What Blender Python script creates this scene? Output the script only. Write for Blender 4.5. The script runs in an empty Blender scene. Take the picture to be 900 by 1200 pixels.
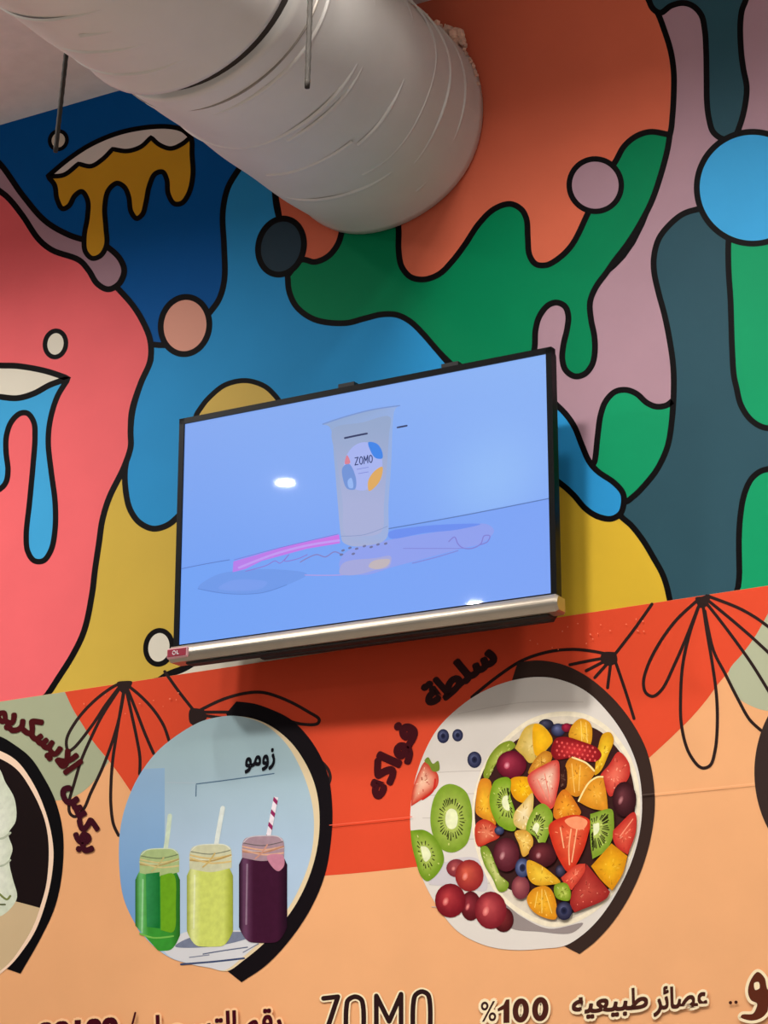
import bpy, math, random
import numpy as np
from mathutils import Vector, Matrix
from mathutils.geometry import tessellate_polygon
random.seed(4)
sc = bpy.context.scene
COL = sc.collection

# ---------------------------------------------------------------- camera, world, lights, exposure
FPX = 2700.0                                   # focal length in pixels of a 900x1200 frame
PITCH, YAW = math.radians(19.4977), math.radians(28.3382)
CAM = np.array([0.0, 0.0, 1.6])
FW = np.array([-math.sin(YAW)*math.cos(PITCH), math.cos(YAW)*math.cos(PITCH), math.sin(PITCH)])
RT = np.array([math.cos(YAW), math.sin(YAW), 0.0])
UP = np.cross(RT, FW)
cd = bpy.data.cameras.new('camera'); cam = bpy.data.objects.new('camera', cd); COL.objects.link(cam)
cd.sensor_fit = 'VERTICAL'; cd.sensor_height = 24.0; cd.lens = FPX*24.0/1200.0
cam.location = CAM
cam.rotation_euler = Matrix((RT, UP, -FW)).transposed().to_euler()
cd.clip_start = 0.05; cd.clip_end = 100
sc.camera = cam

CEIL = 5.389
w = bpy.data.worlds.new('world'); sc.world = w; w.use_nodes = True
w.node_tree.nodes['Background'].inputs[0].default_value = (0.94, 0.96, 1.0, 1)
w.node_tree.nodes['Background'].inputs[1].default_value = 0.24

def area(name, loc, size, power, color=(1, .965, .925), rot=(0, 0, 0), spread=180):
    l = bpy.data.lights.new(name, 'AREA'); l.shape = 'DISK'; l.size = size; l.energy = power; l.color = color
    l.spread = math.radians(spread)
    o = bpy.data.objects.new(name, l); o.location = loc; o.rotation_euler = rot; COL.objects.link(o)
    return o
# ceiling downlights: a row close to the painted wall, a brighter row further out, and the rest of the shop
for x, p in ((-4.9, 10), (-3.9, 10), (-2.0, 10), (-0.4, 6)):
    area('downlight', (x, 4.1, CEIL-.02), .16, p, spread=135)
for x, p in ((-5.1, 80), (-2.28, 70), (0.4, 48)):
    area('downlight', (x, 3.35, CEIL-.02), .30, p, spread=158)
for x, y, p in ((-6.064, 0.704, 22), (-6.705, -2.497, 22)):
    area("downlight", (x, y, CEIL-.02), .09, p, spread=165)
for x, y, p in ((-3.2, 1.2, 20), (0.4, 1.2, 20), (-2.4, -1.8, 30), (1.5, -1.8, 30)):
    area('downlight', (x, y, CEIL-.02), .30, p, spread=150)

vs = sc.view_settings
vs.view_transform = 'Standard'; vs.look = 'None'; vs.gamma = 1.0; vs.use_curve_mapping = False; vs.exposure = 0.06

# ---------------------------------------------------------------- helpers
D = 5.4                                        # the painted wall stands at y = D
def ray(u, v): return FW + RT*(u-450)/FPX - UP*(v-600)/FPX
def on_wall(u, v, off=0.0):                    # pixel -> point of the wall plane
    d = ray(u, v); return CAM + d*((D-off)/d[1])

def lin(c):
    c = c/255.0
    return c/12.92 if c <= .04045 else ((c+.055)/1.055)**2.4
def rgb(c): return tuple(lin(x) for x in c)
def mix(a, b, t): return tuple(a[i]*(1-t)+b[i]*t for i in range(3))

def mat(name, color, rough=.6, metal=0.0, noise=0.0, scale=8.0, bump=0.0, spec=.5, coat=0.0):
    m = bpy.data.materials.new(name); m.use_nodes = True
    nt = m.node_tree; b = nt.nodes['Principled BSDF']
    b.inputs['Roughness'].default_value = rough; b.inputs['Metallic'].default_value = metal
    b.inputs['Specular IOR Level'].default_value = spec; b.inputs['Coat Weight'].default_value = coat
    tc = nt.nodes.new('ShaderNodeTexCoord'); n = nt.nodes.new('ShaderNodeTexNoise')
    n.inputs['Scale'].default_value = scale; n.inputs['Detail'].default_value = 6
    nt.links.new(tc.outputs['Object'], n.inputs['Vector'])
    if color == 'attr':
        a = nt.nodes.new('ShaderNodeAttribute'); a.attribute_name = 'Col'; src = a.outputs['Color']
    else:
        r = nt.nodes.new('ShaderNodeRGB'); r.outputs[0].default_value = (*rgb(color), 1); src = r.outputs[0]
    mp = nt.nodes.new('ShaderNodeMapRange'); mp.inputs['From Min'].default_value = .3; mp.inputs['From Max'].default_value = .7
    mp.inputs['To Min'].default_value = 1-noise; mp.inputs['To Max'].default_value = 1+noise
    nt.links.new(n.outputs['Fac'], mp.inputs['Value'])
    mx = nt.nodes.new('ShaderNodeVectorMath'); mx.operation = 'SCALE'
    nt.links.new(src, mx.inputs[0]); nt.links.new(mp.outputs[0], mx.inputs['Scale'])
    nt.links.new(mx.outputs[0], b.inputs['Base Color'])
    if bump:
        bp = nt.nodes.new('ShaderNodeBump'); bp.inputs['Strength'].default_value = bump; bp.inputs['Distance'].default_value = .01
        nt.links.new(n.outputs['Fac'], bp.inputs['Height']); nt.links.new(bp.outputs[0], b.inputs['Normal'])
    return m
M = dict(
    vinyl=mat('printed_vinyl', 'attr', .5, noise=.03, scale=5, bump=.015, spec=.05),
    photo=mat('photo_print', 'attr', .5, noise=.08, scale=60, spec=.05),
    wall=mat('wall_paint', (226, 216, 204), .8, noise=.04),
    ceiling=mat('ceiling_plaster', (240, 232, 226), .9, noise=.05, scale=14, bump=.25),
    floor=mat('floor_tile', (168, 162, 154), .35, noise=.05),
    duct=mat('duct_wrap', (212, 208, 201), .65, noise=.05, scale=4, bump=.3),
    seam=mat('duct_seam', (212, 208, 201), .5, noise=.04),
    gap=mat('duct_gap_shade', (50, 42, 38), .9),  # dark tone puts the shade of the recessed joint into the colour
    strap=mat('duct_strap', (150, 140, 130), .45, metal=.5, noise=.1),
    foam=mat('wall_foam', (238, 196, 172), .9, noise=.35, scale=30, bump=.5),
    rod=mat('galvanised_rod', (62, 58, 54), .7, spec=.1, noise=.15, scale=60),
    black=mat('black_plastic', (4, 4, 5), .4, noise=.1, spec=.15),
    blackmatt=mat('black_steel', (8, 7, 7), .6, noise=.1),
    silver=mat('silver_strip', (186, 176, 160), .34, metal=.9, noise=.05, scale=20),
    badge=mat('red_badge', (150, 20, 50), .4),
    badgerim=mat('badge_rim', (225, 170, 175), .4),
    white=mat('badge_white', (240, 235, 235), .5),
)
# television picture: gives off its own light, glossy glass in front
m = bpy.data.materials.new('screen_glow'); m.use_nodes = True; nt = m.node_tree; b = nt.nodes['Principled BSDF']
a = nt.nodes.new('ShaderNodeAttribute'); a.attribute_name = 'Col'
b.inputs['Base Color'].default_value = (.01, .01, .012, 1); b.inputs['Roughness'].default_value = .02; b.inputs['Coat Weight'].default_value = .12; b.inputs['Coat Roughness'].default_value = .2
b.inputs['Specular IOR Level'].default_value = .5
nt.links.new(a.outputs['Color'], b.inputs['Emission Color']); b.inputs['Emission Strength'].default_value = .90
M['screen'] = m

ORG = {}                                       # world origin of every object that was built
def tag(o, label=None, cat=None, group=None, kind=None):
    if label: o['label'] = label
    if cat: o['category'] = cat
    if group: o['group'] = group
    if kind: o['kind'] = kind
    return o
def empty(name, loc, label, cat, group=None):
    o = bpy.data.objects.new(name, None); COL.objects.link(o); o.location = loc; o.empty_display_size = .1
    ORG[o.name] = np.array(loc, float)
    return tag(o, label, cat, group)
def mesh(name, verts, faces, material, parent=None, label=None, cols=None, smooth=False, local=False, origin=None):
    v = np.array(verts, float).reshape(-1, 3)
    if parent is not None:
        org = ORG[parent.name]
    else:
        org = np.array(origin if origin is not None else v.mean(0), float)
    if not local: v = v-org
    me = bpy.data.meshes.new(name); me.from_pydata(v.tolist(), [], faces)
    if cols is not None:
        at = me.color_attributes.new('Col', 'FLOAT_COLOR', 'POINT')
        arr = np.ones((len(v), 4)); arr[:, :3] = np.array(cols)
        at.data.foreach_set('color', arr.ravel())
    me.materials.append(material)
    if smooth:
        for p in me.polygons: p.use_smooth = True
    me.update()
    o = bpy.data.objects.new(name, me); COL.objects.link(o)
    if parent is not None: o.parent = parent
    else: o.location = org
    ORG[o.name] = org
    if label: o['label'] = label
    return o

class Shape:                                   # collects boxes and tubes into one mesh
    def __init__(s): s.v = []; s.f = []
    def add(s, v, f):
        n = len(s.v); s.v += [tuple(x) for x in v]; s.f += [tuple(i+n for i in q) for q in f]; return s
    def box(s, x0, x1, y0, y1, z0, z1, bev=0.0):
        if bev <= 0:
            v = [(x, y, z) for x in (x0, x1) for y in (y0, y1) for z in (z0, z1)]
            return s.add(v, [(0, 1, 3, 2), (4, 6, 7, 5), (0, 4, 5, 1), (2, 3, 7, 6), (0, 2, 6, 4), (1, 5, 7, 3)])
        b = bev; prof = [(y0+b, z0), (y1-b, z0), (y1, z0+b), (y1, z1-b), (y1-b, z1), (y0+b, z1), (y0, z1-b), (y0, z0+b)]
        cy, cz = (y0+y1)/2, (z0+z1)/2
        def inset(k): return [(cy+(p[0]-cy)*(1-2*b*k/(y1-y0)), cz+(p[1]-cz)*(1-2*b*k/(z1-z0))) for p in prof]
        rings = [(x0, inset(1)), (x0+b, prof), (x1-b, prof), (x1, inset(1))]
        v = [(x, p[0], p[1]) for x, r in rings for p in r]
        f = [tuple(range(7, -1, -1)), tuple(range(24, 32))]
        for k in range(3):
            for i in range(8):
                j = (i+1) % 8; f.append((k*8+i, k*8+j, k*8+8+j, k*8+8+i))
        return s.add(v, f)
    def tube(s, pts, r, n=12, cap=True):
        pts = [np.array(p, float) for p in pts]; rs = r if hasattr(r, '__len__') else [r]*len(pts)
        v = []; f = []
        for i, p in enumerate(pts):
            t = pts[min(i+1, len(pts)-1)]-pts[max(i-1, 0)]; t = t/np.linalg.norm(t)
            a_ = np.cross(t, [0, 0, 1.0]) if abs(t[2]) < .9 else np.cross(t, [1.0, 0, 0])
            a_ = a_/np.linalg.norm(a_); b_ = np.cross(t, a_)
            for k in range(n):
                q = 2*math.pi*k/n; v.append(p+rs[i]*(a_*math.cos(q)+b_*math.sin(q)))
        for i in range(len(pts)-1):
            for k in range(n):
                j = (k+1) % n; f.append((i*n+k, i*n+n+k, i*n+n+j, i*n+j))
        if cap: f.append(tuple(range(n))); f.append(tuple(range(len(pts)*n-1, (len(pts)-1)*n-1, -1)))
        return s.add(v, f)
    def build(s, name, material, parent=None, label=None, smooth=False, local=False, origin=None):
        return mesh(name, s.v, s.f, material, parent, label, None, smooth, local, origin)

def spline(pts, closed=True, n=7):             # Catmull-Rom; a third value marks a sharp corner
    P = [np.array(p[:2], float) for p in pts]; S = [len(p) > 2 for p in pts]; N = len(P); out = []
    segs = N if closed else N-1
    for i in range(segs):
        p1, p2 = P[i], P[(i+1) % N]
        p0 = P[(i-1) % N] if (closed or i > 0) else p1
        p3 = P[(i+2) % N] if (closed or i+2 < N) else p2
        if S[i]: p0 = p1*2-p2
        if S[(i+1) % N]: p3 = p2*2-p1
        d1, d2, d3 = (max(np.linalg.norm(b_-a_), 1e-3)**.5 for a_, b_ in ((p0, p1), (p1, p2), (p2, p3)))
        m1 = (p1-p0)/d1-(p2-p0)/(d1+d2)+(p2-p1)/d2; m2 = (p2-p1)/d2-(p3-p1)/(d2+d3)+(p3-p2)/d3
        m1 *= d2; m2 *= d2
        for k in range(n):
            t = k/n; out.append((2*t**3-3*t**2+1)*p1+(t**3-2*t**2+t)*m1+(-2*t**3+3*t**2)*p2+(t**3-t**2)*m2)
    if not closed: out.append(P[-1])
    return out
def ellipse(cx, cy, rx, ry, ang=0, n=36):
    c, s_ = math.cos(math.radians(ang)), math.sin(math.radians(ang))
    return [np.array((cx+rx*math.cos(t)*c-ry*math.sin(t)*s_, cy+rx*math.cos(t)*s_+ry*math.sin(t)*c)) for t in (2*math.pi*k/n for k in range(n))]
def T(ox, oy, s, pts): return [(ox+p[0]/s, oy+p[1]/s, *p[2:]) for p in pts]

STEP = 0.000015
class Print:                                   # flat printed ink: stacked coloured outlines on a plane
    def __init__(s, base, to3d=on_wall): s.z = base; s.v = []; s.f = []; s.c = []; s.to = to3d
    def _put(s, pts, faces, col):
        n = len(s.v)
        for p in pts:
            s.v.append(s.to(p[0], p[1], s.z)); s.c.append(rgb(col(p[0], p[1]) if callable(col) else col))
        s.f += [tuple(i+n for i in q) for q in faces]
    def raw(s, pts, faces, col): s._put(pts, faces, col); s.z += STEP; return s
    def poly(s, pts, col, smooth=True, n=7):
        q = spline(pts, True, n) if smooth else [np.array(p[:2], float) for p in pts]
        s._put(q, tessellate_polygon([[Vector((p[0], p[1], 0)) for p in q]]), col); s.z += STEP; return s
    def radial(s, pts, cc, ce, smooth=True, centre=None, rings=5, pw=1.5, n=5):
        q = spline(pts, True, n) if smooth else [np.array(p[:2], float) for p in pts]
        c = np.mean(q, 0) if centre is None else np.array(centre, float); N = len(q)
        v = [c]; cols = [cc]; f = []
        for r in range(1, rings+1):
            t = r/rings
            for p in q: v.append(c+(p-c)*t); cols.append(mix(cc, ce, t**pw))
        for i in range(N):
            j = (i+1) % N; f.append((0, 1+i, 1+j))
            for r in range(rings-1):
                f.append((1+r*N+i, 1+r*N+N+i, 1+r*N+N+j, 1+r*N+j))
        n0 = len(s.v)
        for p, k in zip(v, cols): s.v.append(s.to(p[0], p[1], s.z)); s.c.append(rgb(k))
        s.f += [tuple(i+n0 for i in g) for g in f]; s.z += STEP; return s
    def stroke(s, pts, w_, col, closed=False, smooth=True, cap=True, n=7, up=True):
        if not smooth and not closed and len(pts) > 2:
            for a_, b_ in zip(pts, pts[1:]): s.stroke([a_, b_], w_, col, smooth=False)
            return s
        q = spline(pts, closed, n) if smooth else [np.array(p[:2], float) for p in pts]
        N = len(q); ws = w_ if callable(w_) else (lambda t: w_)
        L = []; R_ = []
        for i in range(N):
            a_ = q[(i-1) % N] if (closed or i > 0) else q[i]; b_ = q[(i+1) % N] if (closed or i < N-1) else q[i]
            t = b_-a_; l = np.linalg.norm(t); t = t/l if l > 1e-9 else np.array((1., 0)); nn = np.array((-t[1], t[0]))
            h = ws(i/max(1, N-1))/2; L.append(q[i]+nn*h); R_.append(q[i]-nn*h)
        f = [(i, (i+1) % N, N+(i+1) % N, N+i) for i in range(N if closed else N-1)]
        s._put(L+R_, f, col)
        if cap and not closed:
            for e, t in ((q[0], 0), (q[-1], 1)):
                s.z += STEP*.5
                s._put(ellipse(e[0], e[1], ws(t)/2, ws(t)/2, 0, 10), [tuple(range(10))], col)
        if up: s.z += STEP
        return s
    def build(s, name, parent, label=None, material=None, local=False):
        return mesh(name, s.v, s.f, material or M['vinyl'], parent, label, s.c, local=local)

# lettering: outlines of single glyphs, set one by one
_tc = bpy.data.curves.new('type', 'FONT'); _to = bpy.data.objects.new('type', _tc); COL.objects.link(_to)
_gl = {}
def _mesh_of(body, off):
    _tc.body = body; _tc.offset = off; _tc.resolution_u = 4
    dg = bpy.context.evaluated_depsgraph_get(); dg.update()
    me = _to.evaluated_get(dg).to_mesh()
    v = [(p.co.x, p.co.y) for p in me.vertices]; f = [tuple(p.vertices) for p in me.polygons]
    _to.evaluated_get(dg).to_mesh_clear(); return v, f
def _width(body):
    v, _ = _mesh_of(body, 0); return max(p[0] for p in v)-min(p[0] for p in v)
def glyph(ch, off):
    if (ch, off) not in _gl:
        v, f = ([], []) if ch == ' ' else _mesh_of(ch, off)
        _gl[(ch, off)] = (v, f, _width('l'+ch+'l')-_width('ll'))
    return _gl[(ch, off)]
def lettering(pr, text, frame, col, off=.02, track=1.0):
    """frame(s, total) -> (origin, x vector, y vector) in pixels for a glyph whose pen stands at s em"""
    gs = [glyph(c, .008) for c in text]; tot = sum(g[2]*track for g in gs); s_ = 0
    for g in gs:
        if g[0]:
            o, ex, ey = frame(s_, g[2], tot)
            k_ = 1 if off <= .02 else (4 if off < .06 else 10)      # heavier type: the glyph set again around its place
            for i in range(k_):
                dx, dy = (0, 0) if k_ == 1 else (off*math.cos(2*math.pi*(i+.5)/k_), off*math.sin(2*math.pi*(i+.5)/k_))
                pr._put([o+ex*(x+dx)+ey*(y+dy) for x, y in g[0]], g[1], col); pr.z += STEP*.5
        s_ += g[2]*track
        pr.z += STEP*.5
    pr.z += STEP
def straight(p0, p1, h, lean=(0, 0)):
    p0 = np.array(p0, float); p1 = np.array(p1, float)
    def fr(s_, a_, tot): ex = (p1-p0)/tot; return p0+ex*s_, ex, np.array((lean[0], -h))
    return fr
def along(path, h, smooth=True):
    q = spline(path, False, 10); d = [0.0]
    for a_, b_ in zip(q, q[1:]): d.append(d[-1]+np.linalg.norm(b_-a_))
    def at(l):
        l = min(max(l, 0), d[-1]-1e-6); i = next(k for k in range(len(d)-1) if d[k+1] > l); t = (l-d[i])/(d[i+1]-d[i])
        return q[i]*(1-t)+q[i+1]*t
    def fr(s_, a_, tot):
        A_, B_ = at(s_/tot*d[-1]), at((s_+max(a_, .05))/tot*d[-1]); ex = (B_-A_)/max(a_, .05)
        nn = np.array((ex[1], -ex[0])); return A_, ex, nn/np.linalg.norm(nn)*h
    return fr
def ar(logical): return ''.join(chr(c) for c in logical)[::-1]

# ---------------------------------------------------------------- the room shell
s = Shape().box(-9.5, 4.5, D, D+.2, 0, CEIL)
wall = s.build('wall_back', M['wall'], origin=(-2.5, D, 0)); tag(wall, kind='structure', label='back wall carrying the painted mural and the banner')
s = Shape().box(-9.5, 4.5, -6, D+.2, CEIL, CEIL+.15)
tag(s.build('ceiling', M['ceiling'], origin=(-2.5, 0, CEIL)), kind='structure', label='grey beige plaster ceiling above the duct')
s = Shape().box(-9.5, 4.5, -6, D+.2, -.1, 0)
tag(s.build('floor', M['floor'], origin=(-2.5, 0, 0)), kind='structure', label='shop floor below the frame')

# ---------------------------------------------------------------- the mural
EDGE_Z = 3.385                                 # where the mural meets the banner
def on_mural(u, v, off=0.0):
    p = on_wall(u, v, off); p[2] = min(max(p[2], EDGE_Z+.0005), CEIL); return p
INK = (8, 5, 6)
NAVY, STEEL, PINK, MAUVE = (0, 86, 158), (44, 146, 206), (240, 106, 110), (170, 136, 148)
GREEN_SHADED, SLATE, SALMON, YEL = (0, 126, 80), (46, 80, 92), (214, 106, 78), (208, 176, 72)  # green under the duct is darkened to stand in for the duct's shadow
CREAM, SKY, PEACHC = (226, 220, 202), (62, 164, 222), (224, 160, 140)
mural = empty('mural', (-2.9, D, 4.4), 'colourful mural of dripping paint blobs with black outlines on the wall behind the television', 'mural')
ML = [0.0006]
def mshape(name, label, fill, col, w_=7, line=None, extra=None):
    pr = Print(ML[0], on_mural)
    pr.poly(fill, col)
    if w_:
        if line is None: pr.stroke(fill, w_, INK, True)
        else: pr.stroke(line, w_, INK)
    if extra: extra(pr)
    ML[0] = pr.z
    return pr.build(name, mural, label)
def wall_quad(z, x0, x1, z0, z1): return [(x0, D-z, z0), (x1, D-z, z0), (x1, D-z, z1), (x0, D-z, z1)]
mesh('painted_ground', wall_quad(.0004, -9.5, 4.5, EDGE_Z, CEIL), [(0, 1, 2, 3)], M['vinyl'], mural, 'navy blue ground of the mural', [rgb(NAVY)]*4)

# mauve ground on the right
mshape('painted_ground', 'mauve pink ground between green and slate shapes',
       [(600, 340, 1), (700, -260, 1), (1300, -260, 1), (1300, 700, 1), (600, 700, 1)], MAUVE, 0)
# salmon field around the duct
mshape('painted_blob', 'large salmon orange shape behind the duct',
       [(322, 225, 1), (327, 253), (331, 290), (352, 306), (420, 345), (640, 350), (730, 300), (785, 158), (788, 136), (789.5, 112), (789.5, 84), (786, 60), (778, 34), (770, 14), (760, 0), (740, -50), (700, -260, 1), (330, -260, 1)],
       SALMON, 7)
# yellow areas
mshape('painted_blob', 'mustard yellow area below the light blue lobe at the left',
       [(150, 530, 1), (330, 530, 1), (330, 805, 1), (40, 830, 1)], YEL, 0)
mshape('painted_blob', 'mustard yellow area below right of the television',
       [(560, 540, 1), (656, 560), (700, 590), (727, 604), (740, 616), (754, 634), (766, 654), (776, 672), (781, 686), (787, 712), (780, 760, 1), (560, 760, 1)], (214, 176, 52), 7)
mshape('painted_blob', 'cream white shape showing under the television',
       [(150, 830, 1), (193, 793), (216, 783), (240, 769), (262, 760), (300, 735), (420, 700), (560, 690), (625, 722), (622, 740), (600, 830, 1)], CREAM, 8)
# slate area and its neighbours
mshape('painted_blob', 'tall slate blue grey shape at the right',
       [(870, 235), (840, 242), (816, 245.6), (800, 251), (784, 264), (772, 280), (766.5, 300), (766.5, 318), (772, 344), (779, 370), (785, 400), (789, 430), (789.5, 460), (787, 496), (782, 524), (770, 550), (756, 568), (742, 582), (732, 588), (724, 596), (727, 604), (740, 616), (754, 634), (766, 654), (776, 672), (781, 686), (787, 712), (800, 760, 1), (1250, 760, 1), (1250, 235, 1)], SLATE, 7)
mshape('painted_blob', 'green shape below the big sky blue disc at the right edge',
       [(855, 270, 1), (853.5, 288), (854, 320), (856, 350), (857, 380), (858, 410), (860, 440), (863, 454), (868, 474), (878, 490), (890, 499), (902, 502), (930, 498), (960, 470), (975, 380), (970, 270, 1)], (16, 150, 98))
mshape('painted_blob', 'green rounded shape at the lower right edge',
       [(915, 548), (901, 549.5), (890, 553), (880, 562), (872, 580), (867.5, 606), (866, 630), (866.5, 670), (868, 730), (960, 730), (960, 580), (935, 552)], (16, 150, 98))
mshape('painted_drip', 'dark slate drip hanging at the upper right',
       [(700, -260, 1), (745, -40), (757, -10), (765, 10), (774, 15), (786, 7), (800, 3.5), (812, 7), (822, 18), (826, 36), (827.5, 60), (828, 90), (828.5, 120), (831, 140), (836, 155), (848, 163), (860, 161), (867, 147), (873, 124), (875, 102), (871, 80), (868.5, 60), (867.5, 30), (869.5, 12), (874, 0), (885, -40), (905, -260, 1)], SLATE)
mshape('painted_circle', 'big sky blue disc at the right edge', ellipse(882, 220, 65.5, 65.5, 0, 20), SKY)
# green lobe at right of the television
mshape('painted_blob', 'green lobe right of the television',
       [(694, 548), (697, 540), (700.5, 510), (704, 486), (710, 470), (721, 459), (734, 457), (746, 461.5), (758, 472), (769, 476.5), (781, 475), (789, 469, 1), (787, 496), (782, 524), (770, 550), (756, 568), (742, 582), (732, 588), (715, 572)], (16, 148, 98))
# light blue body
mshape('painted_blob', 'wide light blue shape running behind the television',
       [(330, 60, 1), (292, 175), (281.7, 195), (267, 220), (261, 250), (262.5, 287), (263, 327), (257, 350), (246, 366), (225, 390), (200, 404), (188, 404.5), (177, 405), (176.5, 422), (165, 449), (155.5, 481), (152.5, 508), (150, 530), (146.5, 551), (147, 572), (152, 596), (163, 612), (179, 619.5), (195, 616), (209, 605), (240, 570), (330, 545), (500, 540), (620, 545), (656, 566), (672, 580), (686, 596), (700, 605), (716, 608), (727, 602), (731, 590), (730, 578), (720, 566), (700, 552), (690, 540), (682, 522), (672, 498), (656, 478), (620, 452), (570, 450), (531, 430), (513, 411), (497, 392), (481, 376.5), (465, 368.5), (440, 360), (380, 345), (345, 300), (327, 255), (322, 225), (324, 60, 1)], STEEL, 7)
mshape('painted_blob', 'yellow dome peeking over the television top edge',
       [(229, 490), (236, 477), (246, 465), (264, 451), (288, 446), (309, 452), (320, 461), (329, 474), (335, 520), (280, 545), (232, 520)], (212, 180, 92), 6)
# green body
mshape('painted_blob', 'large green shape with drips below the duct',
       [(337, 323, 1), (353, 304.5), (369, 307), (385, 300), (396, 286), (401, 270), (410, 235), (440, 230), (463, 245), (467, 268), (467, 292), (470.5, 312), (481, 324.5), (497, 327.5), (515, 321), (531, 305), (545, 286.5), (561, 262.5), (579, 245), (598, 239), (611, 245.5), (617, 257), (618.5, 278.7), (620.5, 299), (628, 309.5), (641, 310.5), (657, 301), (671, 286), (688, 252), (705, 215), (722, 188), (731, 172), (745, 160), (762, 154.5), (785, 158, 1), (782, 176), (774, 206), (764, 235), (752, 259), (736, 285), (720, 306), (711, 319), (698, 337), (691.5, 354), (692.5, 374), (696.5, 394), (697, 412), (694, 427), (685.5, 438), (674, 441), (663, 434), (659, 421), (660.5, 403), (664.5, 386), (666, 370), (662, 359), (652, 354.5), (642, 358), (632, 371), (627.5, 387), (626, 410), (615, 440), (580, 450), (545, 442), (529, 427), (513, 411), (497, 392.5), (481, 377), (465, 369), (447, 368.5), (428, 373), (404, 378.7), (369, 374.5), (348, 360), (339, 342)], GREEN_SHADED, 7)
mshape('painted_circle', 'mauve disc on the salmon and green edge', ellipse(697.6, 217, 30.5, 30.8, -25, 18), MAUVE, 6.5)
mshape('painted_circle', 'dark slate disc left below the duct', ellipse(329.3, 289, 26.5, 33.2, 14, 18), (44, 62, 74), 7)
# pink body
PINKL = [(40, 835, 1), (57, 812), (66.7, 797), (85, 768), (98.7, 738.7), (108, 695), (111, 670), (116, 636), (120, 609), (128, 583), (145, 548), (153, 524), (153, 505), (154.7, 481), (165, 449), (176, 422.7), (176, 399), (167, 376), (155, 357), (138, 338)]
mshape('painted_blob', 'large coral pink shape filling the left side',
       PINKL+[(110, 320), (93, 305), (61, 293), (45, 280), (26.7, 253), (10, 233), (-30, 200), (-120, 140, 1), (-400, 140, 1), (-400, 870, 1)], PINK, 7, PINKL)
mshape('painted_band', 'mauve pink band with a rounded end at the upper left',
       [(-300, -20, 1), (-60, 130), (-30, 165), (0, 192), (26.7, 229), (53, 259), (80, 275), (98.7, 281), (115, 284), (128, 291), (141, 304), (145.5, 318), (139, 333), (126.7, 339), (114, 332.5), (104, 317), (93, 305), (61, 293), (45, 280), (26.7, 253), (10.7, 233), (0, 224), (-40, 198), (-100, 170), (-300, 90, 1)], MAUVE, 7)
mshape('painted_circle', 'peach disc between navy and light blue', ellipse(216.8, 381.5, 28.4, 33.6, 8, 18), PEACHC, 7)
mshape('painted_circle', 'small white disc on the coral pink shape', ellipse(65, 403, 12.2, 15.4, 8, 14), CREAM, 5.5)
mshape('painted_circle', 'white disc beside the lower left corner of the television', ellipse(186.2, 758.6, 15.4, 19.8, 8, 14), CREAM, 6)
mshape('painted_circle', 'tiny cream disc behind the left hanger rod', ellipse(68.3, 164.3, 10, 10.8, 20, 14), (214, 200, 180), 4.5)
TOPW = [(56, 206.7, 1), (80, 186.7), (106.7, 169.3), (138.7, 156), (170.7, 149.5), (197, 148.5), (213, 152), (223.5, 160.5, 1), (213, 169), (200, 174), (186.7, 169.5), (177, 161, 1), (165, 172), (149, 177), (132, 174.7, 1), (120, 186.7), (106.7, 194.7), (92, 192, 1), (74.7, 205)]
mshape('painted_drip', 'ochre yellow icing drip with a white scalloped top at the upper left',
       [(56, 206.7, 1), (80, 186.7), (106.7, 169.3), (138.7, 156), (170.7, 149.5), (197, 148.5), (213, 152), (223.5, 160.5), (225, 181), (226, 205), (221.5, 226), (213, 238), (204, 238.5), (197, 226.7), (195.5, 210.7), (190.5, 201.5), (181.5, 204), (174.7, 218.7), (171, 237), (167, 251), (160, 256), (153.5, 248), (150.7, 230), (145.5, 219), (137, 214.7), (127, 223), (122.7, 242.7), (124, 266), (124.8, 287), (118, 299.5), (108, 302.7), (100, 294.7), (98.7, 277), (102.5, 254), (102.7, 235), (96, 224.5), (88, 229), (80.5, 241.5), (73, 244.5), (66.7, 233), (64, 217)], (214, 158, 40), 6,
       None, lambda pr: (pr.poly(TOPW, (226, 214, 205)), pr.stroke(TOPW, 5.5, INK, True)))
TL_ = [(-60, 425), (0, 428.3), (21, 429), (53, 434.7), (80, 443.5, 1)]
WHT = TL_+[(58.7, 451), (40, 461), (21, 466.5), (0, 465), (-60, 455)]
mshape('painted_drip', 'sky blue drip with a cream top at the left edge',
       TL_+[(67, 465), (58.5, 494), (56.5, 519), (60, 553), (64.5, 588), (64.5, 620), (60, 644), (51, 657), (40, 657), (32.5, 646), (30.7, 628), (34.7, 588), (38.7, 545), (41, 513), (39.7, 495), (32.5, 484.5), (23.5, 484.5), (13, 494.7), (7.5, 511), (7, 529), (9.3, 551), (7, 565), (0, 573), (-15, 578), (-60, 560)], (64, 166, 220), 6.5,
       None, lambda pr: (pr.poly(WHT, CREAM), pr.stroke(WHT, 7, INK, True)))

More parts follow.
